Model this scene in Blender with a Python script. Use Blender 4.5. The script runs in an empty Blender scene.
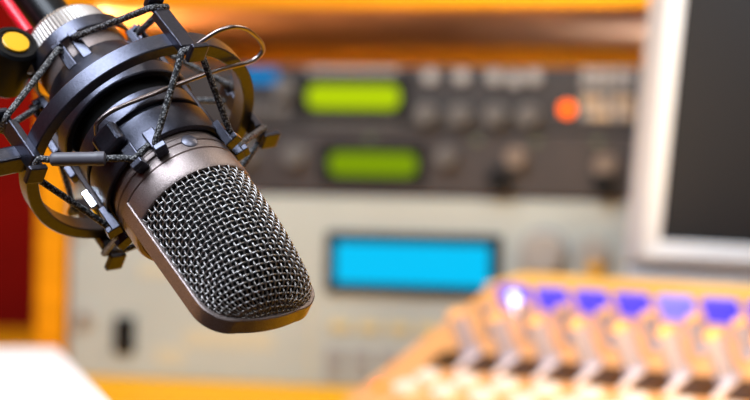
import bpy, bmesh, math, random
from mathutils import Vector, Matrix

random.seed(4)
S = bpy.context.scene
COL = S.collection
R = math.radians
PI = math.pi

# ------------------------------------------------------------------ materials
def mat(name, col, rough=.5, metal=0., coat=0., emit=None, estr=0., bump=0., bscale=200., var=0., vscale=30., spec=.5, stretch=None):
    m = bpy.data.materials.new(name); m.use_nodes = True
    nt = m.node_tree; b = nt.nodes['Principled BSDF']
    b.inputs['Base Color'].default_value = (*col, 1)
    b.inputs['Roughness'].default_value = rough
    b.inputs['Metallic'].default_value = metal
    b.inputs['Coat Weight'].default_value = coat
    b.inputs['Coat Roughness'].default_value = .12
    b.inputs['Specular IOR Level'].default_value = spec
    tc = nt.nodes.new('ShaderNodeTexCoord')
    src = tc.outputs['Object']
    if stretch:
        mp = nt.nodes.new('ShaderNodeMapping'); mp.inputs['Scale'].default_value = stretch
        nt.links.new(src, mp.inputs['Vector']); src = mp.outputs['Vector']
    if emit:
        b.inputs['Emission Color'].default_value = (*emit, 1)
        b.inputs['Emission Strength'].default_value = estr
    if bump:
        n = nt.nodes.new('ShaderNodeTexNoise'); n.inputs['Scale'].default_value = bscale; n.inputs['Detail'].default_value = 3
        bp = nt.nodes.new('ShaderNodeBump'); bp.inputs['Strength'].default_value = bump; bp.inputs['Distance'].default_value = .0004
        nt.links.new(src, n.inputs['Vector']); nt.links.new(n.outputs['Fac'], bp.inputs['Height']); nt.links.new(bp.outputs['Normal'], b.inputs['Normal'])
    if var:
        n = nt.nodes.new('ShaderNodeTexNoise'); n.inputs['Scale'].default_value = vscale; n.inputs['Detail'].default_value = 4
        cr = nt.nodes.new('ShaderNodeValToRGB')
        cr.color_ramp.elements[0].position = .3; cr.color_ramp.elements[1].position = .7
        cr.color_ramp.elements[0].color = (*[c * (1 - var) for c in col], 1)
        cr.color_ramp.elements[1].color = (*[min(1, c * (1 + var)) for c in col], 1)
        nt.links.new(src, n.inputs['Vector']); nt.links.new(n.outputs['Fac'], cr.inputs['Fac']); nt.links.new(cr.outputs['Color'], b.inputs['Base Color'])
    return m

M = {}
M['taupe'] = mat('taupe_metallic_paint', (.30, .245, .23), .42, .8, bump=.35, bscale=2600, var=.22, vscale=2200)
M['wire'] = mat('nickel_wire', (.37, .35, .338), .42, 1.)
M['foam'] = mat('black_foam', (.006, .006, .006), .95, spec=.1)
M['mount'] = mat('blue_black_anodised_metal', (.078, .08, .104), .33, .92, bump=.25, bscale=1800, var=.12, vscale=900)
M['mount_shaded'] = mat('shaded_mount_metal', (.03, .022, .024), .45, .6)  # mount metal again, with the struts' shadow side darkened in the colour
M['steel'] = mat('knurled_nickel', (.44, .40, .37), .5, 1.)
M['rivet'] = mat('blue_grey_rivet', (.17, .17, .21), .4, .8)
M['clip'] = mat('bright_spring_steel', (.36, .30, .285), .3, 1.)
M['chrome'] = mat('polished_lug', (.85, .87, .92), .18, 1.)
M['rubber'] = mat('black_rubber', (.004, .004, .0045), .34, spec=.25)
M['sleeve'] = mat('grey_rubber_sleeve', (.12, .112, .13), .45)
M['capyel'] = mat('amber_cap', (.85, .42, .008), .35)
M['redreflect'] = mat('red_wall_reflection', (.75, .01, .03), .3)  # colour of the wall's reflection beside the plug boot
def cord_mat():
    m = mat('braided_cord', (.05, .05, .05), .55)
    nt = m.node_tree; b = nt.nodes['Principled BSDF']
    tc = nt.nodes['Texture Coordinate'] if 'Texture Coordinate' in nt.nodes else nt.nodes.new('ShaderNodeTexCoord')
    v = nt.nodes.new('ShaderNodeTexVoronoi'); v.inputs['Scale'].default_value = 1100
    cr = nt.nodes.new('ShaderNodeValToRGB')
    cr.color_ramp.elements[0].position = .28; cr.color_ramp.elements[0].color = (.25, .25, .255, 1)
    cr.color_ramp.elements[1].position = .55; cr.color_ramp.elements[1].color = (.012, .012, .014, 1)
    bp = nt.nodes.new('ShaderNodeBump'); bp.inputs['Strength'].default_value = .8; bp.inputs['Distance'].default_value = .0005; bp.invert = True
    nt.links.new(tc.outputs['Object'], v.inputs['Vector']); nt.links.new(v.outputs['Distance'], cr.inputs['Fac'])
    nt.links.new(cr.outputs['Color'], b.inputs['Base Color']); nt.links.new(v.outputs['Distance'], bp.inputs['Height']); nt.links.new(bp.outputs['Normal'], b.inputs['Normal'])
    return m
M['cord'] = cord_mat()
M['wood'] = mat('orange_varnished_wood', (.72, .275, .004), .45, 0, spec=.1, var=.18, vscale=6, stretch=(1, 1, 9))
M['lining'] = mat('reddish_brown_board', (.50, .26, .15), .5, 0, spec=.2, var=.35, vscale=9, stretch=(2, 1, 1))
M['desk'] = mat('amber_desk_laminate', (.74, .35, .006), .5, 0, spec=.02, var=.12, vscale=5, stretch=(1, 8, 8))
M['redwall'] = mat('red_wall_paint', (.26, .004, .001), .8, spec=.1, var=.3, vscale=3, stretch=(.3, .3, 4))
M['warmwall'] = mat('ochre_wall_paint', (.22, .10, .04), .8, var=.1, vscale=3)
M['dimwall'] = mat('grey_acoustic_wall', (.04, .038, .038), .9, var=.2, vscale=8)
M['floor'] = mat('brown_floor', (.10, .05, .025), .5, var=.3, vscale=6)
M['ceil'] = mat('off_white_ceiling', (.3, .28, .27), .8, var=.05, vscale=6)
M['blackpanel'] = mat('black_panel', (.035, .032, .032), .45, .2, var=.1, vscale=40)
M['blackbrown'] = mat('dark_brown_panel', (.05, .042, .04), .45, .2, var=.1, vscale=40)
M['tanknob'] = mat('dull_tan_knob', (.17, .13, .10), .5)
M['dimlamp'] = mat('unlit_green_lamp', (.10, .13, .07), .4)
M['black'] = mat('black_plastic', (.006, .006, .006), .5, spec=.15)
M['greypanel'] = mat('warm_grey_panel', (.42, .455, .415), .5, .1, var=.04, vscale=20)
M['greyknob'] = mat('grey_knob', (.42, .39, .34), .4, .2)
M['silverprint'] = mat('pale_grey_print', (.30, .29, .28), .5)
M['dimprint'] = mat('dim_grey_print', (.10, .095, .09), .5)
M['labelprint'] = mat('faded_yellow_label', (.50, .47, .34), .6)
M['beige'] = mat('beige_button', (.55, .42, .28), .5)
M['yellowprint'] = mat('yellow_print', (.60, .50, .24), .6)
M['lime'] = mat('lime_display', (.01, .015, 0), .6, spec=.05, emit=(.48, .66, .0), estr=.95)
M['limedim'] = mat('dim_lime_display', (.01, .015, 0), .6, spec=.05, emit=(.22, .36, .0), estr=.85)
M['cyan'] = mat('cyan_lcd', (0, .01, .015), .6, spec=.05, emit=(0, .56, .95), estr=1.0)
M['bluedisp'] = mat('blue_display', (0, .02, .05), .6, spec=.05, emit=(.0, .16, .42), estr=1.1)
M['ledorange'] = mat('orange_led', (.5, .1, 0), .3, emit=(1, .10, .0), estr=2.6, spec=.02)
M['bluelit'] = mat('lit_blue_button', (.02, .02, .3), .3, emit=(.07, .06, 1.), estr=.9)
M['bluewhite'] = mat('brightly_lit_blue_button', (.1, .1, .4), .3, emit=(.17, .18, 1.), estr=1.05)
M['whiteglint'] = mat('white_key_glint', (.8, .8, .9), .3, emit=(.75, .8, 1.), estr=3)  # emission imitates a highlight on the first key
M['console'] = mat('peach_console_panel', (.80, .385, .145), .42, .0, coat=.2, var=.05, vscale=12)
M['consoleledge'] = mat('amber_console_ledge', (.84, .46, .10), .4, 0, coat=.3, var=.1, vscale=10)
M['knob'] = mat('silver_lilac_knob', (.36, .35, .46), .35, .2)
M['knobcap'] = mat('peach_knob_cap', (.85, .44, .14), .4)
M['lilacline'] = mat('pale_lilac_strip', (.80, .72, .74), .5)
M['slot'] = mat('dark_brown_key', (.045, .016, .006), .4)
M['cream'] = mat('cream_button', (.88, .78, .66), .45)
M['white'] = mat('white_plastic', (.70, .76, .82), .35)
M['greyplastic'] = mat('pale_grey_plastic', (.46, .48, .51), .4)
M['screen'] = mat('dark_glass_screen', (.020, .0225, .027), .5, spec=.1)
M['paper'] = mat('white_paper', (.88, .85, .84), .8, var=.03, vscale=60, stretch=(1, 14, 40))

# ------------------------------------------------------------------ mesh helpers
def finish(bm, name, m, parent=None, smooth=35., bevel=0., segs=2):
    bmesh.ops.recalc_face_normals(bm, faces=bm.faces)
    me = bpy.data.meshes.new(name); bm.to_mesh(me); bm.free()
    me.materials.append(m)
    if smooth:
        for p in me.polygons: p.use_smooth = True
        me.set_sharp_from_angle(angle=R(smooth))
    o = bpy.data.objects.new(name, me); COL.objects.link(o)
    if parent is not None: o.parent = parent
    if bevel:
        md = o.modifiers.new('bevel', 'BEVEL'); md.width = bevel; md.segments = segs; md.limit_method = 'ANGLE'; md.angle_limit = R(40)
    return o

def box(bm, c, s, mtx=None):
    r = bmesh.ops.create_cube(bm, size=1)
    mm = Matrix.Translation(Vector(c)) @ Matrix.Diagonal((*s, 1))
    if mtx is not None: mm = mtx @ mm
    bmesh.ops.transform(bm, matrix=mm, verts=r['verts'])

def lathe(bm, prof, n=64, mtx=None, closed=False):
    rings = []
    for (r, z) in prof:
        rings.append([bm.verts.new((r * math.cos(2 * PI * i / n), r * math.sin(2 * PI * i / n), z)) for i in range(n)] if r > 1e-7 else [bm.verts.new((0, 0, z))])
    pairs = list(zip(rings[:-1], rings[1:]))
    if closed: pairs.append((rings[-1], rings[0]))
    for a, b in pairs:
        for i in range(n):
            j = (i + 1) % n
            if len(a) == 1 and len(b) == 1: continue
            if len(a) == 1: bm.faces.new((a[0], b[j], b[i]))
            elif len(b) == 1: bm.faces.new((a[i], a[j], b[0]))
            else: bm.faces.new((a[i], a[j], b[j], b[i]))
    if mtx is not None:
        bmesh.ops.transform(bm, matrix=mtx, verts=[v for rg in rings for v in rg])

def tube(bm, pts, r, n=8, cap=True, closed=False):
    pts = [Vector(p) for p in pts]
    rad = r if isinstance(r, (list, tuple)) else [r] * len(pts)
    N = len(pts); prev = None; rings = []
    for i, p in enumerate(pts):
        a = pts[i - 1] if (i > 0 or closed) else p
        b = pts[(i + 1) % N] if (i < N - 1 or closed) else p
        t = (b - a).normalized()
        if prev is None:
            up = Vector((0, 0, 1)) if abs(t.z) < .9 else Vector((1, 0, 0))
            u = t.cross(up).normalized()
        else:
            u = (prev - t * prev.dot(t)).normalized()
        prev = u; w = t.cross(u)
        rings.append([bm.verts.new(p + (u * math.cos(2 * PI * k / n) + w * math.sin(2 * PI * k / n)) * rad[i]) for k in range(n)])
    for a, b in list(zip(rings[:-1], rings[1:])) + ([(rings[-1], rings[0])] if closed else []):
        for k in range(n):
            bm.faces.new((a[k], a[(k + 1) % n], b[(k + 1) % n], b[k]))
    if cap and not closed:
        bm.faces.new(rings[0]); bm.faces.new(rings[-1])

def smooth_path(pts, k=8):
    P = [Vector(p) for p in pts]; out = []
    for i in range(len(P) - 1):
        p0 = P[max(i - 1, 0)]; p1 = P[i]; p2 = P[i + 1]; p3 = P[min(i + 2, len(P) - 1)]
        for s in range(k):
            t = s / k
            out.append(.5 * ((2 * p1) + (p2 - p0) * t + (2 * p0 - 5 * p1 + 4 * p2 - p3) * t * t + (3 * p1 - p0 - 3 * p2 + p3) * t ** 3))
    out.append(P[-1]); return out

def extrude_outline(bm, pts, z0, z1, mtx=None):
    a = [bm.verts.new((x, y, z0)) for x, y in pts]; b = [bm.verts.new((x, y, z1)) for x, y in pts]
    n = len(pts); bm.faces.new(a); bm.faces.new(b)
    for i in range(n): bm.faces.new((a[i], a[(i + 1) % n], b[(i + 1) % n], b[i]))
    if mtx is not None: bmesh.ops.transform(bm, matrix=mtx, verts=a + b)

def rounded(w, h, r, k=5, cx=0, cy=0):
    o = []
    for sx, sy, a0 in ((1, 1, 0), (-1, 1, 90), (-1, -1, 180), (1, -1, 270)):
        for i in range(k + 1):
            a = R(a0 + 90 * i / k); o.append((cx + sx * (w / 2 - r) + r * math.cos(a), cy + sy * (h / 2 - r) + r * math.sin(a)))
    return o

def empty(name, mtx, label, cat, group=None):
    o = bpy.data.objects.new(name, None); COL.objects.link(o); o.empty_display_size = .05
    o.matrix_world = mtx; return tag(o, label, cat, group)
def tag(o, label, cat, group=None):
    o['label'] = label; o['category'] = cat
    if group: o['group'] = group
    return o
def copy_part(src, parent, mtx=None):
    c = src.copy(); COL.objects.link(c); c.parent = parent
    if mtx is not None: c.matrix_basis = mtx
    for ch in list(src.children):
        copy_part(ch, c)
    return c
def struct(name, bm, m, bevel=0):
    o = finish(bm, name, m, None, 0, bevel); o['kind'] = 'structure'; return o

# ------------------------------------------------------------------ camera
CAM_Z = .889
cd = bpy.data.cameras.new('camera'); cam = bpy.data.objects.new('camera', cd); COL.objects.link(cam)
cd.sensor_width = 36; cd.lens = 100.03; cd.clip_start = .05
cam.location = (0, 0, CAM_Z); cam.rotation_euler = (R(90), R(-1.2), 0)
cam.rotation_mode = 'XYZ'
rl = R(1.2)
cam.matrix_world = Matrix(((math.cos(rl), -math.sin(rl), 0, 0), (0, 0, -1, 0), (math.sin(rl), math.cos(rl), 0, CAM_Z), (0, 0, 0, 1)))
cd.dof.use_dof = True; cd.dof.focus_distance = .802; cd.dof.aperture_fstop = 100 / 16.2; cd.dof.aperture_blades = 0
S.camera = cam

# ------------------------------------------------------------------ setting
def slab(name, lo, hi, m):
    bm = bmesh.new(); box(bm, [(a + b) / 2 for a, b in zip(lo, hi)], [b - a for a, b in zip(lo, hi)]); return struct(name, bm, m)
X0, X1, Y0, Y1, ZC = -1.5, 1.9, -1.6, 2.5, 2.7
slab('floor', (X0 - .1, Y0 - .1, -.1), (X1 + .1, Y1 + .1, 0), M['floor'])
slab('ceiling', (X0 - .1, Y0 - .1, ZC), (X1 + .1, Y1 + .1, ZC + .1), M['ceil'])
slab('wall_back', (X0 - .1, Y1, 0), (X1 + .1, Y1 + .1, ZC), M['redwall'])
slab('wall_left', (X0 - .1, Y0, 0), (X0, Y1, ZC), M['redwall'])
slab('wall_right', (X1, Y0, 0), (X1 + .1, Y1, ZC), M['warmwall'])
slab('wall_front', (X0 - .1, Y0 - .1, 0), (X1 + .1, Y0, ZC), M['dimwall'])

# ------------------------------------------------------------------ desk
DZ = .741
desk = empty('studio_desk', Matrix.Translation((.1, 1.55, 0)), 'amber laminate studio desk under the rack cabinet, mixing console and papers', 'desk')
bm = bmesh.new(); box(bm, (0, 0, DZ - .017), (2.2, 1.4, .034)); finish(bm, 'desktop', M['desk'], desk, 0, .004)
for sx in (-1, 1):
    bm = bmesh.new(); box(bm, (sx * 1.0, 0, (DZ - .034) / 2), (.04, 1.2, DZ - .034)); finish(bm, 'leg_panel', M['wood'], desk, 0, .003)
bm = bmesh.new(); box(bm, (0, .5, .5), (1.96, .02, .4)); finish(bm, 'modesty_panel', M['wood'], desk, 0, .002)

# ------------------------------------------------------------------ rack cabinet (local: x along the front, y into depth, z up)
YAW = R(15)
RK = Matrix.Translation((-.2474, 1.70, DZ)) @ Matrix.Rotation(-YAW, 4, 'Z')
cab = empty('rack_cabinet', RK, 'open orange varnished wood cabinet holding the stacked rack units', 'cabinet')
W = .4826
def part_box(name, lo, hi, m, parent, bevel=.001):
    bm = bmesh.new(); box(bm, [(a + b) / 2 for a, b in zip(lo, hi)], [b - a for a, b in zip(lo, hi)]); return finish(bm, name, m, parent, 0, bevel)
part_box('side_panel', (-.029, -.004, 0), (-.004, .44, .299), M['wood'], cab, .002)
part_box('side_panel', (W + .006, -.004, 0), (W + .031, .44, .299), M['wood'], cab, .002)
part_box('top_shelf', (-.029, -.004, .299), (W + .031, .44, .322), M['wood'], cab, .002)
part_box('shelf_light_board', (-.004, .002, .2965), (W + .006, .43, .2985), M['lining'], cab, 0)['label'] = 'added reddish brown light-catching lining'  # board added under the shelf to take on the cavity lights' tints
part_box('reflected_panel', (-.029, .012, .3225), (W + .031, .43, .80), M['wood'], cab, .002)  # unseen panel added above so the metal parts reflect orange
part_box('back_panel', (-.004, .43, .0), (W + .006, .44, .299), M['wood'], cab, 0)

def disc(name, x, z, r, depth, m, parent, n=24, dome=0.):
    bm = bmesh.new()
    mt = Matrix.Translation((x, 0, z)) @ Matrix.Rotation(R(90), 4, 'X')
    lathe(bm, [(0, 0), (r, 0), (r, depth * .75), (r * .92, depth), (0, depth + dome)], n, mt)
    return finish(bm, name, m, parent)
def plate(name, x0, x1, z0, z1, depth, m, parent, r=.001, y=0.):
    bm = bmesh.new()
    mt = Matrix.Translation(((x0 + x1) / 2, y, (z0 + z1) / 2)) @ Matrix.Rotation(R(90), 4, 'X')
    extrude_outline(bm, rounded(x1 - x0, z1 - z0, min(r, (z1 - z0) / 2.1, (x1 - x0) / 2.1), 4), 0, depth, mt)
    return finish(bm, name, m, parent, 40)

def rack_unit(name, label, cat, z0, h, m, dep=.3):
    r = empty(name, RK @ Matrix.Translation((0, 0, z0)), label, cat, 'stacked rack units in the wooden cabinet')
    part_box('chassis', (.012, .004, .0005), (W - .012, dep, h - .0005), M['blackbrown'] if m is not M['greypanel'] else M['greyknob'], r)
    part_box('front_panel', (0, 0, .0005), (W, .004, h - .0005), m, r, .0008)
    for x in (.008, W - .008):
        for z in (h * .25, h * .75):
            disc('rack_screw', x, z, .0035, .0018, M['steel'] if m is M['greypanel'] else M['dimprint'], r, 12)
    return r

# upper black unit
u1 = rack_unit('rack_tuner', 'black rack unit with bright lime display and orange lamp, topmost in cabinet', 'rack unit', .203, .050, M['blackpanel'])
plate('display_bezel', .191, .283, .009, .043, .0012, M['black'], u1, .003)
d = plate('lime_display', .1995, .2745, .0165, .0350, .002, M['lime'], u1, .007); d['label'] = 'glowing lime green display'
plate('blue_display', .143, .174, .0355, .0475, .002, M['bluedisp'], u1)['label'] = 'small glowing blue display'
for i in range(9):
    plate('caption_strip', .199 + i * .0083, .2055 + i * .0083, .044, .0485, .0012, M['silverprint'], u1, .0005)
for i in range(8):
    plate('caption_strip', .200 + i * .0095, .207 + i * .0095, .003, .0065, .0012, M['dimprint'], u1, .0005)
for i in range(5):
    plate('preset_button', .138 + i * .0095, .1455 + i * .0095, .010, .020, .003, M['dimprint'], u1)
disc('jog_knob', .181, .031, .008, .012, M['dimprint'], u1)
for x, z in ((.299, .042), (.324, .042), (.350, .042), (.366, .040), (.381, .042)):
    disc('push_button', x, z, .0058, .005, M['silverprint'], u1)
for x in (.297, .324, .352, .378):
    disc('rotary_knob', x, .0125, .0085, .012, M['dimprint'], u1)
disc('status_lamp', .407, .0175, .0056, .003, M['ledorange'], u1, 16, .0015)['label'] = 'glowing orange lamp'
for i in range(5):
    for j in range(2):
        plate('keypad_button', .418 + i * .0082, .4245 + i * .0082, .0335 + j * .0085, .0405 + j * .0085, .003, M['silverprint'], u1)
for i in range(5):
    for j in range(2):
        plate('keypad_button', .418 + i * .0082, .4245 + i * .0082, .0095 + j * .010, .0175 + j * .010, .003, M['beige'] if (i + j) % 3 else M['silverprint'], u1)

# lower black unit
u2 = rack_unit('rack_processor', 'dark brown rack unit with dim lime display, between tuner and grey unit', 'rack unit', .152, .050, M['blackbrown'])
plate('display_bezel', .210, .297, .008, .041, .0012, M['black'], u2, .003)
plate('lime_display', .2185, .2895, .0150, .0332, .002, M['limedim'], u2, .007)['label'] = 'dim lime green display'
for x, z, r, k in ((.191, .030, .009, 'dimprint'), (.150, .030, .009, 'dimprint'), (.314, .031, .008, 'silverprint'), (.369, .031, .0085, 'beige'), (.438, .026, .009, 'beige')):
    disc('rotary_knob', x, z, r, .012, M['dimprint'] if k != 'beige' else M['tanknob'], u2)
for x, z in ((.357, .013), (.438, .011)):
    disc('rotary_knob', x, z, .009, .016, M['black'], u2)
for x in (.251, .337, .384, .431):
    disc('indicator_lamp', x, .0435, .003, .002, M['dimlamp'], u2, 12, .001)

# grey codec unit
u3 = rack_unit('broadcast_codec', 'large warm grey rack unit with cyan screen, bottom of the cabinet', 'rack unit', .0, .1505, M['greypanel'], .34)
bz = plate('screen_bezel', .218, .358, .0745, .1225, .004, M['black'], u3, .002)
lc = plate('cyan_screen', .2265, .3495, .0825, .1145, .0052, M['cyan'], bz, .001); lc['label'] = 'glowing cyan screen'
disc('jog_dial', .392, .110, .016, .014, M['greyknob'], u3, 40)
disc('dial_surround', .392, .110, .0195, .002, M['silverprint'], u3, 40)
disc('rotary_knob', .430, .111, .012, .010, M['greyknob'], u3)
disc('orange_push_button', .432, .100, .0055, .014, M['capyel'], u3)['label'] = 'orange push button'
sw = plate('power_switch', .0405, .0575, .019, .0495, .003, M['black'], u3, .003)
plate('switch_rocker', .044, .054, .023, .0455, .005, M['rubber'], sw, .001)
jk = disc('headphone_socket', .014, .047, .0085, .004, M['greyknob'], u3)
disc('socket_hole', .014, .047, .004, .0045, M['dimprint'], jk, 16)
plate('panel_seam', .2045, .2075, .004, .072, .0015, M['labelprint'], u3, .0005)
for i in range(5):
    plate('soft_key', .222 + i * .024, .238 + i * .024, .0455, .0525, .003, M['yellowprint'], u3)
for i in range(5):
    plate('soft_key', .219 + i * .022, .234 + i * .022, .020, .030, .003, M['silverprint'], u3)
for i in range(5):
    plate('soft_key', .219 + i * .022, .234 + i * .022, .008, .015, .003, M['silverprint'], u3)
plate('name_label', .060, .092, .083, .093, .0006, M['labelprint'], u3)
plate('caption_label', .100, .175, .028, .042, .0006, M['labelprint'], u3)
plate('caption_label', .076, .100, .012, .026, .0006, M['labelprint'], u3)

# ------------------------------------------------------------------ mixing console (local: x along a row, y down the sloping panel, z out of the panel)
PHI, SL = R(48.93), R(29.01); PT = .0364
ux = Vector((math.cos(PHI), -math.sin(PHI), 0)); hv = Vector((-math.sin(PHI), -math.cos(PHI), 0))
vy = hv * math.cos(SL) - Vector((0, 0, 1)) * math.sin(SL); nz = ux.cross(vy)
if nz.z < 0: nz = -nz
P0 = Vector((.1004, 1.45, .8221))
CM = Matrix(((ux.x, vy.x, nz.x, P0.x), (ux.y, vy.y, nz.y, P0.y), (ux.z, vy.z, nz.z, P0.z), (0, 0, 0, 1)))
# the label Empty stands level; a child frame is baked into mesh coordinates
con = empty('mixing_console', Matrix.Translation((.2, 1.3, DZ)), 'sloping peach mixing console with lit blue keys, right front of the rack', 'mixing console')
CI = con.matrix_world.inverted() @ CM
JL, JR, HB, HF = -1.13, 11.5, -.031, .142
def cp(j, h, up=0.): return CI @ Vector((j * PT, h, up))
bm = bmesh.new()
def wedge(bm, j0, j1, hb, hf, drop_to):
    top = [cp(j0, hb), cp(j1, hb), cp(j1, hf), cp(j0, hf)]
    tv = [bm.verts.new(p) for p in top]
    bv = [bm.verts.new((p.x, p.y, drop_to)) for p in top]
    bm.faces.new(tv); bm.faces.new(bv)
    for i in range(4): bm.faces.new((tv[i], tv[(i + 1) % 4], bv[(i + 1) % 4], bv[i]))
wedge(bm, JL, JR, -.012, HF, .0)
finish(bm, 'body', M['console'], con, 0, .002)
# raised ledge along the back, its left end cut off at a slant
bm = bmesh.new()
prof = [(-1.13, -.0125), (JR, -.0125), (JR, HB), (-.55, HB), (-1.13, -.0135)]
tv = [bm.verts.new(cp(j, h, .003)) for j, h in prof]
bv = []
for j, h in prof:
    p = cp(j, h, .003); bv.append(bm.verts.new((p.x, p.y, 0)))
bm.faces.new(tv); bm.faces.new(bv)
for i in range(5): bm.faces.new((tv[i], tv[(i + 1) % 5], bv[(i + 1) % 5], bv[i]))
finish(bm, 'back_ledge', M['consoleledge'], con, 0, .002)
def cbox(name, j, h, sx, sy, sz, m, parent=con, r=.0015, up=0.):
    bm = bmesh.new(); extrude_outline(bm, rounded(sx, sy, r, 4), up, up + sz, CI @ Matrix.Translation((j * PT, h, 0)))
    return finish(bm, name, m, parent, 40)
def clathe(name, j, h, prof, m, parent=con, n=20):
    bm = bmesh.new(); lathe(bm, prof, n, CI @ Matrix.Translation((j * PT, h, 0))); return finish(bm, name, m, parent)
for k in range(9):
    b = cbox('lit_key', k + .26, .009, .0270, .006, .0150, M['bluewhite'] if k == 4 else M['bluelit'], r=.002)
    b['label'] = 'brightly lit whitish blue key' if k == 4 else 'lit blue key'
    if k == 0:
        clathe('key_glint', k + .40, .0148, [(0, 0), (.0028, 0), (.0028, .0122), (.0022, .0136), (0, .014)], M['whiteglint'], b, 12)['label'] = 'glowing white stub standing in for a glint on the key'  # glowing stub stands in for a specular highlight on the key
def lever(j, h, H, r):
    a = clathe('rotary_knob', j, h, [(0, 0), (r * 1.25, 0), (r * 1.25, .003), (r, .0045), (r * .92, H * .96), (0, H * .96)], M['knob'])
    clathe('knob_cap', j, h, [(0, H * .9601), (r * .95, H * .9601), (r * .95, H * 1.02), (r * .7, H * 1.06), (0, H * 1.06)], M['knobcap'], a)
for k in range(9):
    lever(k + .47, .043, .023, .0053)
    lever(k + .58, .072, .032, .0064)
    cbox('dark_key', k + .24, .0825, .0250, .0190, .002, M['slot'])
    cbox('cream_button', k + .30, .1055, .0185, .0125, .004, M['cream'], r=.006)
    cbox('cream_button', k + .10, .120, .0185, .0125, .004, M['cream'], r=.006)
for k in range(9):
    cbox('channel_line', k + .74, .083, .0045, .022, .0024, M['lilacline'], r=.001)
clathe('status_lamp', -.59, .1216, [(0, 0), (.0046, 0), (.0046, .0015), (.003, .003), (0, .0034)], M['ledorange'], n=16)['label'] = 'glowing orange lamp'

# ------------------------------------------------------------------ monitor (local: x right, y back, z up; origin at the lower left corner of the frame)
MO = Vector((.1795, 1.475, .8435))
MM = Matrix.Translation(MO) @ Matrix.Rotation(R(2), 4, 'Z') @ Matrix.Rotation(R(2.0), 4, 'Y') @ Matrix.Rotation(R(15), 4, 'X')
mon = empty('monitor', Matrix.Translation((.36, 1.5, DZ)), 'white framed monitor with a dark screen, tilted forward behind the console', 'monitor')
MI = mon.matrix_world.inverted() @ MM
MW, MH, BZ, RIM = .363, .30, .0215, .009
def mbox(name, lo, hi, m, parent=mon, bevel=.002):
    bm = bmesh.new(); box(bm, [(a + b) / 2 for a, b in zip(lo, hi)], [b - a for a, b in zip(lo, hi)], MI); return finish(bm, name, m, parent, 0, bevel)
def frame_ring(name, a, b, ya0, yb0, y1, m):
    # rectangular ring between inset a and inset b, front face running from depth ya0 (outer) to yb0 (inner), back at y1
    bm = bmesh.new(); loops = []
    for ins, y in ((a, ya0), (b, yb0), (b, y1), (a, y1)):
        loops.append([bm.verts.new(MI @ Vector(p)) for p in ((ins, y, ins), (MW - ins, y, ins), (MW - ins, y, MH - ins), (ins, y, MH - ins))])
    for q in range(4):
        A, B = loops[q], loops[(q + 1) % 4]
        for k in range(4): bm.faces.new((A[k], A[(k + 1) % 4], B[(k + 1) % 4], B[k]))
    return finish(bm, name, m, mon, 0, .0006)
frame_ring('bezel', RIM, BZ, 0, .002, .02, M['white'])
frame_ring('outer_rim', 0, RIM - .0002, .012, .001, .02, M['greyplastic'])['label'] = 'slanted grey outer rim'
mbox('screen', (BZ, .004, BZ), (MW - BZ, .008, MH - BZ), M['screen'], bevel=0)
mbox('back_shell', (.004, .02, .004), (MW - .004, .045, MH - .004), M['white'], bevel=.006)
bm = bmesh.new()
p0 = mon.matrix_world.inverted() @ Vector((.36, 1.515, 0))
box(bm, (0, .03, (.8435 - DZ + .03) / 2 + .006), (.05, .02, .8435 - DZ + .03)); finish(bm, 'stand_neck', M['white'], mon, 0, .004)
bm = bmesh.new(); extrude_outline(bm, rounded(.22, .09, .02), 0, .008, Matrix.Translation((0, .03, 0))); finish(bm, 'stand_foot', M['white'], mon)
# ribbed white speaker bar under the frame
bm = bmesh.new()
box(bm, (MW / 2, .014, -.0135), (MW - .004, .014, .022), MI)
for i in range(70):
    box(bm, (.006 + i * .005, .0055, -.0135), (.0026, .004, .020), MI)
finish(bm, 'ribbed_speaker_bar', M['white'], mon, 0)

# ------------------------------------------------------------------ white papers, lower left
PM = Matrix.Translation((-.171, 1.235, DZ)) @ Matrix.Rotation(R(12.8), 4, 'Z')
pp = empty('paper_pad', PM, 'thick white paper pad lying on the desk before the red wall', 'paper pad')
bm = bmesh.new(); box(bm, (-.11, 0, .0015), (.225, .42, .003)); finish(bm, 'backing_board', M['cream'], pp, 0)
bm = bmesh.new(); box(bm, (-.11, 0, .0225), (.22, .415, .039)); finish(bm, 'sheets', M['paper'], pp, 0, .0015)

# ------------------------------------------------------------------ microphone frame (local mm: x across, y out of the front grille, z towards the tip)
MIC = Matrix(((.7613, .3447, .5492, -.0699), (.6346, -.5702, -.5217, .8128), (.1333, .7457, -.6528, .8818), (0, 0, 0, 1)))
mm = .001
def V(x, y, z): return Vector((x * mm, y * mm, z * mm))
def pol(r, a, z): return V(r * math.cos(R(a)), r * math.sin(R(a)), z)
def ml(bm, prof, n=96, closed=False, mtx=None): lathe(bm, [(r * mm, z * mm) for r, z in prof], n, mtx, closed)
mic = empty('condenser_microphone', MIC, 'taupe side address condenser microphone with woven wire grille, hanging in the shock mount', 'microphone')

bm = bmesh.new()
ml(bm, [(0, -97), (18.6, -97), (19.4, -96), (19.6, -82), (21, -79), (24.8, -66), (24.8, -62), (22, -60), (22, -24), (24.8, -22.5), (24.8, -19), (24.2, -18.4), (0, -18.4)], 96)
finish(bm, 'body', M['taupe'], mic)
bm = bmesh.new()
ml(bm, [(0, -18.3), (25.2, -18.3), (25.7, -17.8), (25.7, -15.9), (25.1, -15.6), (25.1, -15.2), (25.8, -14.9), (25.9, -11), (25.3, -10.7), (25.3, -10.3), (26, -10), (26.2, -1.5), (25.6, -.1), (24.4, .2), (23.6, -1.2), (0, -1.2)], 128)
finish(bm, 'collar', M['taupe'], mic, 30)
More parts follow.
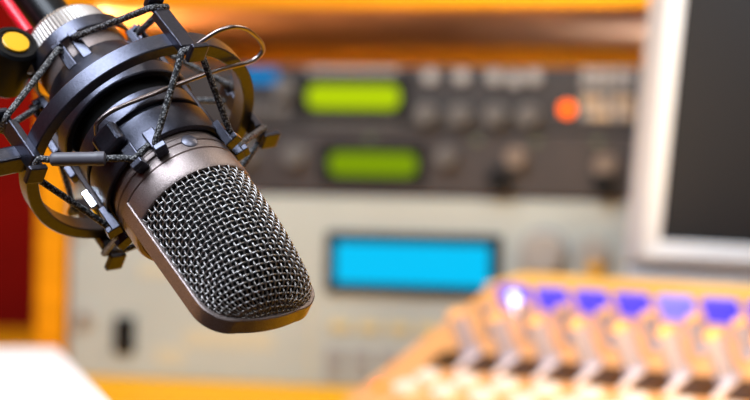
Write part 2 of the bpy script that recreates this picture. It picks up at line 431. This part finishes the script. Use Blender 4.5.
# rivet on the collar
n = Vector((math.cos(R(100)), math.sin(R(100)), 0))
def radial(a, r, z):
    zx = Vector((math.cos(R(a)), math.sin(R(a)), 0)); ax = Vector((0, 0, 1)); ay = ax.cross(zx)
    p = pol(r, a, z)
    return Matrix(((ax.x, ay.x, zx.x, p.x), (ax.y, ay.y, zx.y, p.y), (ax.z, ay.z, zx.z, p.z), (0, 0, 0, 1)))
bm = bmesh.new(); ml(bm, [(0, -.3), (3.3, -.3), (3.2, .5), (2.2, 1.15), (0, 1.4)], 32, mtx=radial(98, 25.6, -15)); finish(bm, 'rivet', M['rivet'], mic)

# frame band: U round the head, straight sides, rounded tip corners
LB, WBO, RC, BOW = 59.4, 26.6, 13., 1.6
def outline(off, k=10, z_start=-10.3):
    w, L, rc = WBO - off, LB - off, RC - off * .8
    pts = [(-w, z_start)]
    for i in range(24): pts.append((-w, z_start + (L - rc - BOW - z_start) * (i + 1) / 24))
    for i in range(1, k + 1):
        a = R(180 - 90 * i / k); pts.append((-w + rc + rc * math.cos(a), L - rc - BOW + rc * math.sin(a)))
    for i in range(1, 16):
        x = (-w + rc) + 2 * (w - rc) * i / 16; pts.append((x, L - BOW + BOW * (1 - (x / (w - rc)) ** 2)))
    return pts + [(-x, z) for x, z in pts[:24 + k + 1][::-1]]
NB0, NB1 = 1.4, -5.8
bm = bmesh.new()
oo, oi = outline(0), outline(1.7)
rows = []
for (ox, oz), (ix, iz) in zip(oo, oi):
    nx, nzz = (ox - ix) / 1.7, (oz - iz) / 1.7
    c = .35
    ring = [(ix, NB0, iz), (ox - nx * c, NB0, oz - nzz * c), (ox, NB0 - c, oz), (ox, NB1 + c, oz), (ox - nx * c, NB1, oz - nzz * c), (ix, NB1, iz)]
    rows.append([bm.verts.new(V(*q)) for q in ring])
for a, b in zip(rows[:-1], rows[1:]):
    for i in range(6): bm.faces.new((a[i], a[(i + 1) % 6], b[(i + 1) % 6], b[i]))
bm.faces.new(rows[0]); bm.faces.new(rows[-1])
finish(bm, 'frame_band', M['taupe'], mic, 30)

# woven grille
H0, LG = 25.3, LB - 1.9
def half_width(z, off):
    w, L, rc = WBO - off, LB - off, RC - off * .8
    z0 = L - rc - BOW
    if z <= z0: return w
    q = min(1, (z - z0) / rc)
    return w - rc + rc * math.sqrt(max(0, 1 - q * q))
PP, QQ = 2.4, 1.9
tab = []; acc = 0; last = None
for i in range(2001):
    th = PI / 2 * i / 2000
    z = LG * math.sin(th) ** (2 / PP); h = H0 * math.cos(th) ** (2 / QQ)
    if last: acc += math.hypot(z - last[0], h - last[1])
    tab.append((acc, z, h)); last = (z, h)
STOT = acc
def zh(s):
    s = max(0, min(STOT, s)); lo, hi = 0, 2000
    while hi - lo > 1:
        md = (lo + hi) // 2
        if tab[md][0] <= s: lo = md
        else: hi = md
    a, b = tab[lo], tab[hi]; t = 0 if b[0] == a[0] else (s - a[0]) / (b[0] - a[0])
    return a[1] + (b[1] - a[1]) * t, a[2] + (b[2] - a[2]) * t
def surf(psi, s, off=1.9):
    z, h = zh(s)
    return Vector((half_width(z, off) * math.sin(psi), NB0 - 1.6 + h * math.cos(psi), z))
def surf_n(psi, s):
    e = .02; s = min(max(s, .4), STOT - .4); psi = min(max(psi, -PI / 2 + .03), PI / 2 - .03)
    n = (surf(psi + e, s) - surf(psi - e, s)).cross(surf(psi, s + .3) - surf(psi, s - .3))
    n.normalize()
    if n.y < 0: n = -n
    return n
PITCH = 2.42; WR = .36; AMP = .40
NA = 32; NCR = int(STOT / PITCH)
PS0, PS1 = -PI / 2 * .985, PI / 2 * .985
def grille_mesh(flip):
    bm = bmesh.new()
    f = (lambda p: Vector((p.x, NB1 + 1.2 - (p.y - NB0 + 1.6) * .36, p.z))) if flip else (lambda p: p)
    sub = 6
    for i in range(NA):
        psi = PS0 + (PS1 - PS0) * (i + .5) / NA; pts = []
        for q in range((NCR) * sub + 1):
            s = q / sub * (STOT / NCR)
            d = AMP * math.cos(PI * (q / sub + i))
            pts.append(f(surf(psi, s) + surf_n(psi, s) * d) * mm)
        tube(bm, pts, WR * mm, 6)
    for k in range(1, NCR):
        s = k * STOT / NCR; pts = []
        for q in range(NA * sub + 1):
            a = q / sub; psi = PS0 + (PS1 - PS0) * a / NA
            d = -AMP * math.cos(PI * (k + (a - .5)))
            pts.append(f(surf(psi, s) + surf_n(psi, s) * d) * mm)
        tube(bm, pts, WR * mm, 6)
    return bm
g = finish(grille_mesh(False), 'front_grille', M['wire'], mic, 80)
g = finish(grille_mesh(True), 'rear_grille', M['wire'], mic, 80)
for flip in (False, True):
    bm = bmesh.new(); rows = []
    for i in range(33):
        psi = -PI / 2 + PI * i / 32; row = []
        for k in range(33):
            s = STOT * k / 32; p = surf(psi, s); p = p - surf_n(psi, s) * 1.5
            if flip: p = Vector((p.x, NB1 + 1.2 - (p.y - NB0 + 1.6) * .36, p.z))
            row.append(bm.verts.new(p * mm))
        rows.append(row)
    for a, b in zip(rows[:-1], rows[1:]):
        for k in range(32): bm.faces.new((a[k], a[k + 1], b[k + 1], b[k]))
    finish(bm, 'inner_foam', M['foam'], mic, 60)

# ------------------------------------------------------------------ shock mount (same frame)
sm = empty('shock_mount', MIC, 'blue black spider shock mount with elastic cords, clasping the microphone', 'shock mount')
bm = bmesh.new(); ml(bm, [(23.2, -70), (23.9, -69.5), (23.9, -23), (23.2, -22.6), (22.6, -23), (22.6, -69.5)], 96, True); finish(bm, 'gap_shade_sleeve', M['foam'], sm, 30)  # black sleeve added so the basket gaps read as deep shade
def rbox(bm, a, r0, r1, z0, z1, wid):
    mt = radial(a, 0, 0)
    box(bm, (((z0 + z1) / 2) * mm, 0, ((r0 + r1) / 2) * mm), ((z1 - z0) * mm, wid * mm, (r1 - r0) * mm), mt)
bm = bmesh.new(); ml(bm, [(51, -50), (51.4, -49.5), (51.4, -42.6), (51, -42.1), (46.6, -42.1), (46.2, -42.6), (46.2, -49.5), (46.6, -50)], 128, True); finish(bm, 'outer_ring', M['mount'], sm, 20)
bm = bmesh.new(); rbox(bm, 186, 51, 68, -52, -44.5, 9); finish(bm, 'mounting_lug', M['mount'], sm, 0, .0012)
bm = bmesh.new(); ml(bm, [(22.7, -98), (23.2, -97.4), (23.2, -91.5), (22.8, -91), (22.2, -91), (21.9, -91.6), (21.9, -97.5), (22.2, -98)], 96, True)
finish(bm, 'tail_ring', M['mount'], sm, 20)
# basket: cone shell, band, cup
bm = bmesh.new(); ml(bm, [(21.4, -82), (22.2, -81.6), (24.4, -76), (26.2, -68), (26.4, -66.5), (25.8, -66), (25.0, -66.5), (21.2, -80)], 96, True); finish(bm, 'basket_cone', M['mount'], sm, 40)
bm = bmesh.new(); ml(bm, [(28.2, -61), (28.8, -60.5), (29.1, -54), (28.7, -53.4), (26.3, -53.4), (26, -54), (26, -61)], 96, True); finish(bm, 'basket_band', M['mount'], sm, 20)
bm = bmesh.new(); ml(bm, [(26.6, -46.5), (27.2, -46), (27.3, -38.6), (26.8, -38.2), (25.4, -38.1), (25.4, -35.9), (27, -35.8), (27.5, -35.3), (27.8, -21.4), (27.4, -21), (25.8, -21), (25.6, -21.5), (24.6, -46), (24.8, -46.5)], 128, True); finish(bm, 'basket_cup', M['mount'], sm, 30)
for a in (45, 225, 315):
    bm = bmesh.new(); rbox(bm, a, 25.8, 28.9 if a == 225 else 28, -90, -22, 9)
    finish(bm, 'basket_strut', M['mount_shaded'], sm, 0, .0005)
# hooks of the basket: two prongs each at tail and front
for a in (45, 135, 225, 315):
    for da in (-10, 10):
        bm = bmesh.new()
        rbox(bm, a + da, 26.5, 30.2, -25, -12.5, 5.0); rbox(bm, a + da, 30, 32.6, -15.2, -12.5, 5.0)
        finish(bm, 'front_hook', M['mount'], sm, 0, .0004)
    for da in (-9, 9):
        bm = bmesh.new()
        rbox(bm, a + da, 21.6, 24.6, -89.5, -76, 4.2); rbox(bm, a + da, 24.4, 27.2, -89.5, -87, 4.2)
        finish(bm, 'tail_hook', M['mount'], sm, 0, .0004)
# small lugs on the dark strut
for z, l, w_, k in ((-66, 7, 5, 'mount'), (-51, 7, 5, 'mount'), (-32, 10, 11, 'chrome')):
    bm = bmesh.new(); rbox(bm, 222, 28.4, 32, z - l / 2, z + l / 2, w_); finish(bm, 'strut_lug', M[k], sm, 0, .0007)
# clamp block and spring clip
bm = bmesh.new(); rbox(bm, 152, 27.2, 33, -38, -27, 12); finish(bm, 'clamp_block', M['mount'], sm, 0, .0022, 3)
bm = bmesh.new()
cl = [(-27.5, 9.5, -37), (-28.6, 14, -39.5), (-28.3, 17.4, -40), (-22, 22.8, -40.3), (-3.6, 29.6, -40.5), (18.8, 37.8, -40), (33, 40.4, -40), (37.6, 42.6, -40), (39.2, 46.5, -40), (36.3, 51, -40), (31, 55.2, -40), (25.3, 58.6, -40), (19, 60, -40), (14, 58.6, -40.4), (10.6, 55.7, -41), (6, 50, -42)]
tube(bm, smooth_path([V(*p) for p in cl], 8), .95 * mm, 10); finish(bm, 'spring_clip', M['clip'], sm, 60)
# outer bars with hooks
BARS = (4, 91, 179, 270)
for a in BARS:
    bm = bmesh.new()
    rbox(bm, a, 50.8, 54.6, -60, -38, 7.5)
    for z, s in ((-60, -1), (-38, 1)):
        rbox(bm, a, 50.8, 54.6, min(z, z + s * 4.5), max(z, z + s * 4.5), 3.4)
        z2 = z + s * 4.5
        rbox(bm, a, 51.5, 59.5, min(z2, z2 + s * 2.6), max(z2, z2 + s * 2.6), 7.8)
    finish(bm, 'support_bar', M['mount'], sm, 0, .0006)
# elastic cords
def cordpts(a, b, sag=0.):
    A, B = a, b; return [A.lerp(B, i / 12) for i in range(13)]
for ba in BARS:
    for s in (-1, 1):
        ia = {(4, 1): 45, (4, -1): 315, (91, 1): 135, (91, -1): 45, (179, 1): 225, (179, -1): 135, (270, 1): 315, (270, -1): 225}[(ba, s)]
        hs = -10 if s > 0 else 10
        for zb, rb, zi, ri in ((-62.3, 53.8, -86.5, 25.9), (-35.8, 53.8, -17.2, 30.4)):
            bm = bmesh.new()
            p0 = pol(rb, ba - s * 1.2, zb); p1 = pol(rb, ba + s * 4.3, zb); p2 = pol(ri, ia + hs * .9, zi); p3 = pol(ri - 2.5, ia + hs * .95, zi + 1.)
            if ba == 179 and s == -1 and zb > -50: p2 = pol(ri, 144, zi); p3 = pol(ri, 130, zi - 1)
            path = [p0, p1] + [p1.lerp(p2, i / 10) for i in range(1, 10)] + [p2, p3]
            tube(bm, smooth_path(path, 3), 1.35 * mm, 10)
            c = finish(bm, 'elastic_cord', M['cord'], sm, 60)
            if ba == 179 and s == -1 and zb > -50:
                bm = bmesh.new()
                ks = [.12, .14, .2, .4, .58, .6, .62, .68, .7]
                tube(bm, [p1.lerp(p2, k) for k in ks], [1.7 * mm, 2.6 * mm, 2.7 * mm, 2.7 * mm, 2.7 * mm, 2.9 * mm, 2.9 * mm, 2.8 * mm, 1.7 * mm], 12)
                finish(bm, 'cord_sleeve', M['sleeve'], c, 50)['label'] = 'smooth grey rubber sleeve'
# swivel bracket and knob
Rm = MIC.to_3x3(); 
def loc(pw): return MIC.inverted() @ pw
KF = loc(Vector((-.1469, .845, .950))); KN = (Rm.inverted() @ Vector((.346, -.65, .667))).normalized()
def frame(o, z):
    x = z.orthogonal().normalized(); y = z.cross(x)
    return Matrix(((x.x, y.x, z.x, o.x), (x.y, y.y, z.y, o.y), (x.z, y.z, z.z, o.z), (0, 0, 0, 1)))
bm = bmesh.new(); ml(bm, [(0, -24), (8.5, -24), (9.8, -22.5), (10.4, -4), (10, -1.2), (8.8, 0), (7.2, 0), (6.9, -.6), (0, -.6)], 48, mtx=frame(KF, KN)); kb = finish(bm, 'swivel_knob', M['rubber'], sm, 30)
bm = bmesh.new(); ml(bm, [(0, -.7), (5.6, -.7), (5.6, .25), (5.2, .5), (0, .6)], 40, mtx=frame(KF, KN)); finish(bm, 'knob_cap', M['capyel'], kb, 30)['label'] = 'round amber cap'
bm = bmesh.new()
a0 = KF - KN * 12 * mm; a1 = pol(21.5, 178, -96); 
tube(bm, [a0, a0.lerp(a1, .35), a0.lerp(a1, .75), a1], [7 * mm, 6 * mm, 5 * mm, 4.4 * mm], 8); finish(bm, 'swivel_bracket', M['mount'], sm, 30)

# ------------------------------------------------------------------ connector and cable at the microphone's tail
xc = empty('microphone_cable', MIC @ Matrix.Translation((0, 0, -.0985)), 'black microphone cable with knurled silver plug at the microphone tail', 'cable')
def xl(bm, prof, n): lathe(bm, [(r * mm, (z + 98.5) * mm) for r, z in prof], n)
bm = bmesh.new()
n = 150; prof = [(18.2, -98.6), (19.2, -99.6), (19.4, -100.6), (18.6, -109), (17.2, -111.5), (12, -113.2), (0, -113.2)]
rings = []
for q, (r, z) in enumerate(prof[:-1]):
    amp = .35 if q in (2, 3) else 0
    rings.append([bm.verts.new(V((r + amp * (i % 2)) * math.cos(2 * PI * i / n), (r + amp * (i % 2)) * math.sin(2 * PI * i / n), z + 98.5)) for i in range(n)])
for a, b in zip(rings[:-1], rings[1:]):
    for i in range(n): bm.faces.new((a[i], a[(i + 1) % n], b[(i + 1) % n], b[i]))
bm.faces.new(rings[0]); bm.faces.new(rings[-1])
finish(bm, 'knurled_plug', M['steel'], xc, 20)['label'] = 'knurled silver plug'
bm = bmesh.new(); xl(bm, [(0, -112.8), (8.6, -112.8), (9, -114), (9, -150), (7, -165), (3.4, -172), (0, -172)], 40); bt = finish(bm, 'plug_boot', M['rubber'], xc, 30)
bm = bmesh.new(); tube(bm, [V(-14.6, -.6, z + 98.5) for z in (-116, -118, -140, -160)], 2.6 * mm, 16); finish(bm, 'red_reflection_strip', M['redreflect'], xc, 60)['label'] = 'added red strip standing in for a reflection beside the plug boot'  # tube added in place of the red wall's reflection along the boot
bm = bmesh.new()
tube(bm, smooth_path([V(0, 0, z + 98.5) for z in (-168, -185)] + [V(-40, 40, -150), V(-140, 120, -190), V(-300, 190, -200), V(-480, 200, -180)], 8), 3 * mm, 10); finish(bm, 'cable', M['rubber'], xc, 60)

# ------------------------------------------------------------------ microphone stand, mostly out of frame
KW = MIC @ (KF - KN * 17 * mm)
st = empty('microphone_stand', Matrix.Translation((-1.2, .95, 0)), 'black boom stand reaching in at the left edge to the shock mount knob', 'microphone stand')
def sl(p): return Vector(p) - Vector((-1.2, .95, 0))
bm = bmesh.new(); tube(bm, [sl(KW), sl((-1.2, .95, 1.05)), sl((-1.35, .97, 1.08))], .008, 16); finish(bm, 'boom', M['rubber'], st, 60)
bm = bmesh.new(); tube(bm, [sl((-1.2, .95, .02)), sl((-1.2, .95, 1.06))], .011, 20); finish(bm, 'upright', M['rubber'], st, 60)
bm = bmesh.new(); lathe(bm, [(0, 0), (.14, 0), (.14, .012), (.12, .02), (0, .024)], 48); finish(bm, 'base', M['rubber'], st, 40)

# ------------------------------------------------------------------ lights
def area(name, loc_, target, sx, sy, power, col, spread=180):
    l = bpy.data.lights.new(name, 'AREA'); l.shape = 'RECTANGLE'; l.size = sx; l.size_y = sy; l.energy = power; l.color = col; l.spread = R(spread)
    o = bpy.data.objects.new(name, l); COL.objects.link(o); o.location = loc_
    o.rotation_euler = (Vector(target) - Vector(loc_)).to_track_quat('-Z', 'Y').to_euler(); return o
area('window_light', (-.56, .34, 1.95), (-.07, .81, .88), .85, .7, 33, (.78, .87, 1.0))
area('desk_lamp', (.65, 1.25, 1.75), (.25, 1.35, .8), .5, .5, 4.2, (1, .86, .70))
area('cabinet_lamp', (-.1, 1.2, 2.3), (-.05, 1.7, .9), .6, .3, 2.8, (1, .94, .84))
area('front_fill', (.6, -.2, 2.3), (.3, 1.5, .95),   .6, .4, 3.4, (.94, .97, 1), 90)  # unseen fill added to brighten the monitor bezel from the front
area('wall_lamp', (-.9, 1.9, 2.3), (-.45, 2.5, 1.1), .25, .25, 7, (1, .75, .5))
area('low_warm_fill', (.16, 1.0, .765), (.06, 1.8, 1.05), .12, .08, .5, (1, .66, .34), 70)  # unseen low fill added for the shelf underside and microphone tip
area('shelf_spot', (.42, 1.25, 1.3), (.21, 1.6, 1.05), .1, .1, 1, (1, .97, .93), 60)
def in_cabinet(x, y, z): return RK @ Vector((x, y, z))
area('cavity_fill', in_cabinet(.004, .045, .276), in_cabinet(.3, .12, .284), .03, .06, 1.3, (1, .55, .2))  # unseen warm fill added to light the shelf underside from the left
area('cavity_fill', in_cabinet(.476, .2, .278), in_cabinet(.2, .22, .284), .03, .25, 2.2, (.8, .9, 1))  # second unseen fill, cooler, added at the right end of the cavity
w = bpy.data.worlds.new('world'); S.world = w; w.use_nodes = True
w.node_tree.nodes['Background'].inputs[0].default_value = (.9, .8, .7, 1); w.node_tree.nodes['Background'].inputs[1].default_value = .03

S.view_settings.view_transform = 'Standard'; S.view_settings.look = 'None'; S.view_settings.gamma = 1; S.view_settings.exposure = 0
S.cycles.use_denoising = True; S.cycles.max_bounces = 8; S.cycles.sample_clamp_indirect = 6
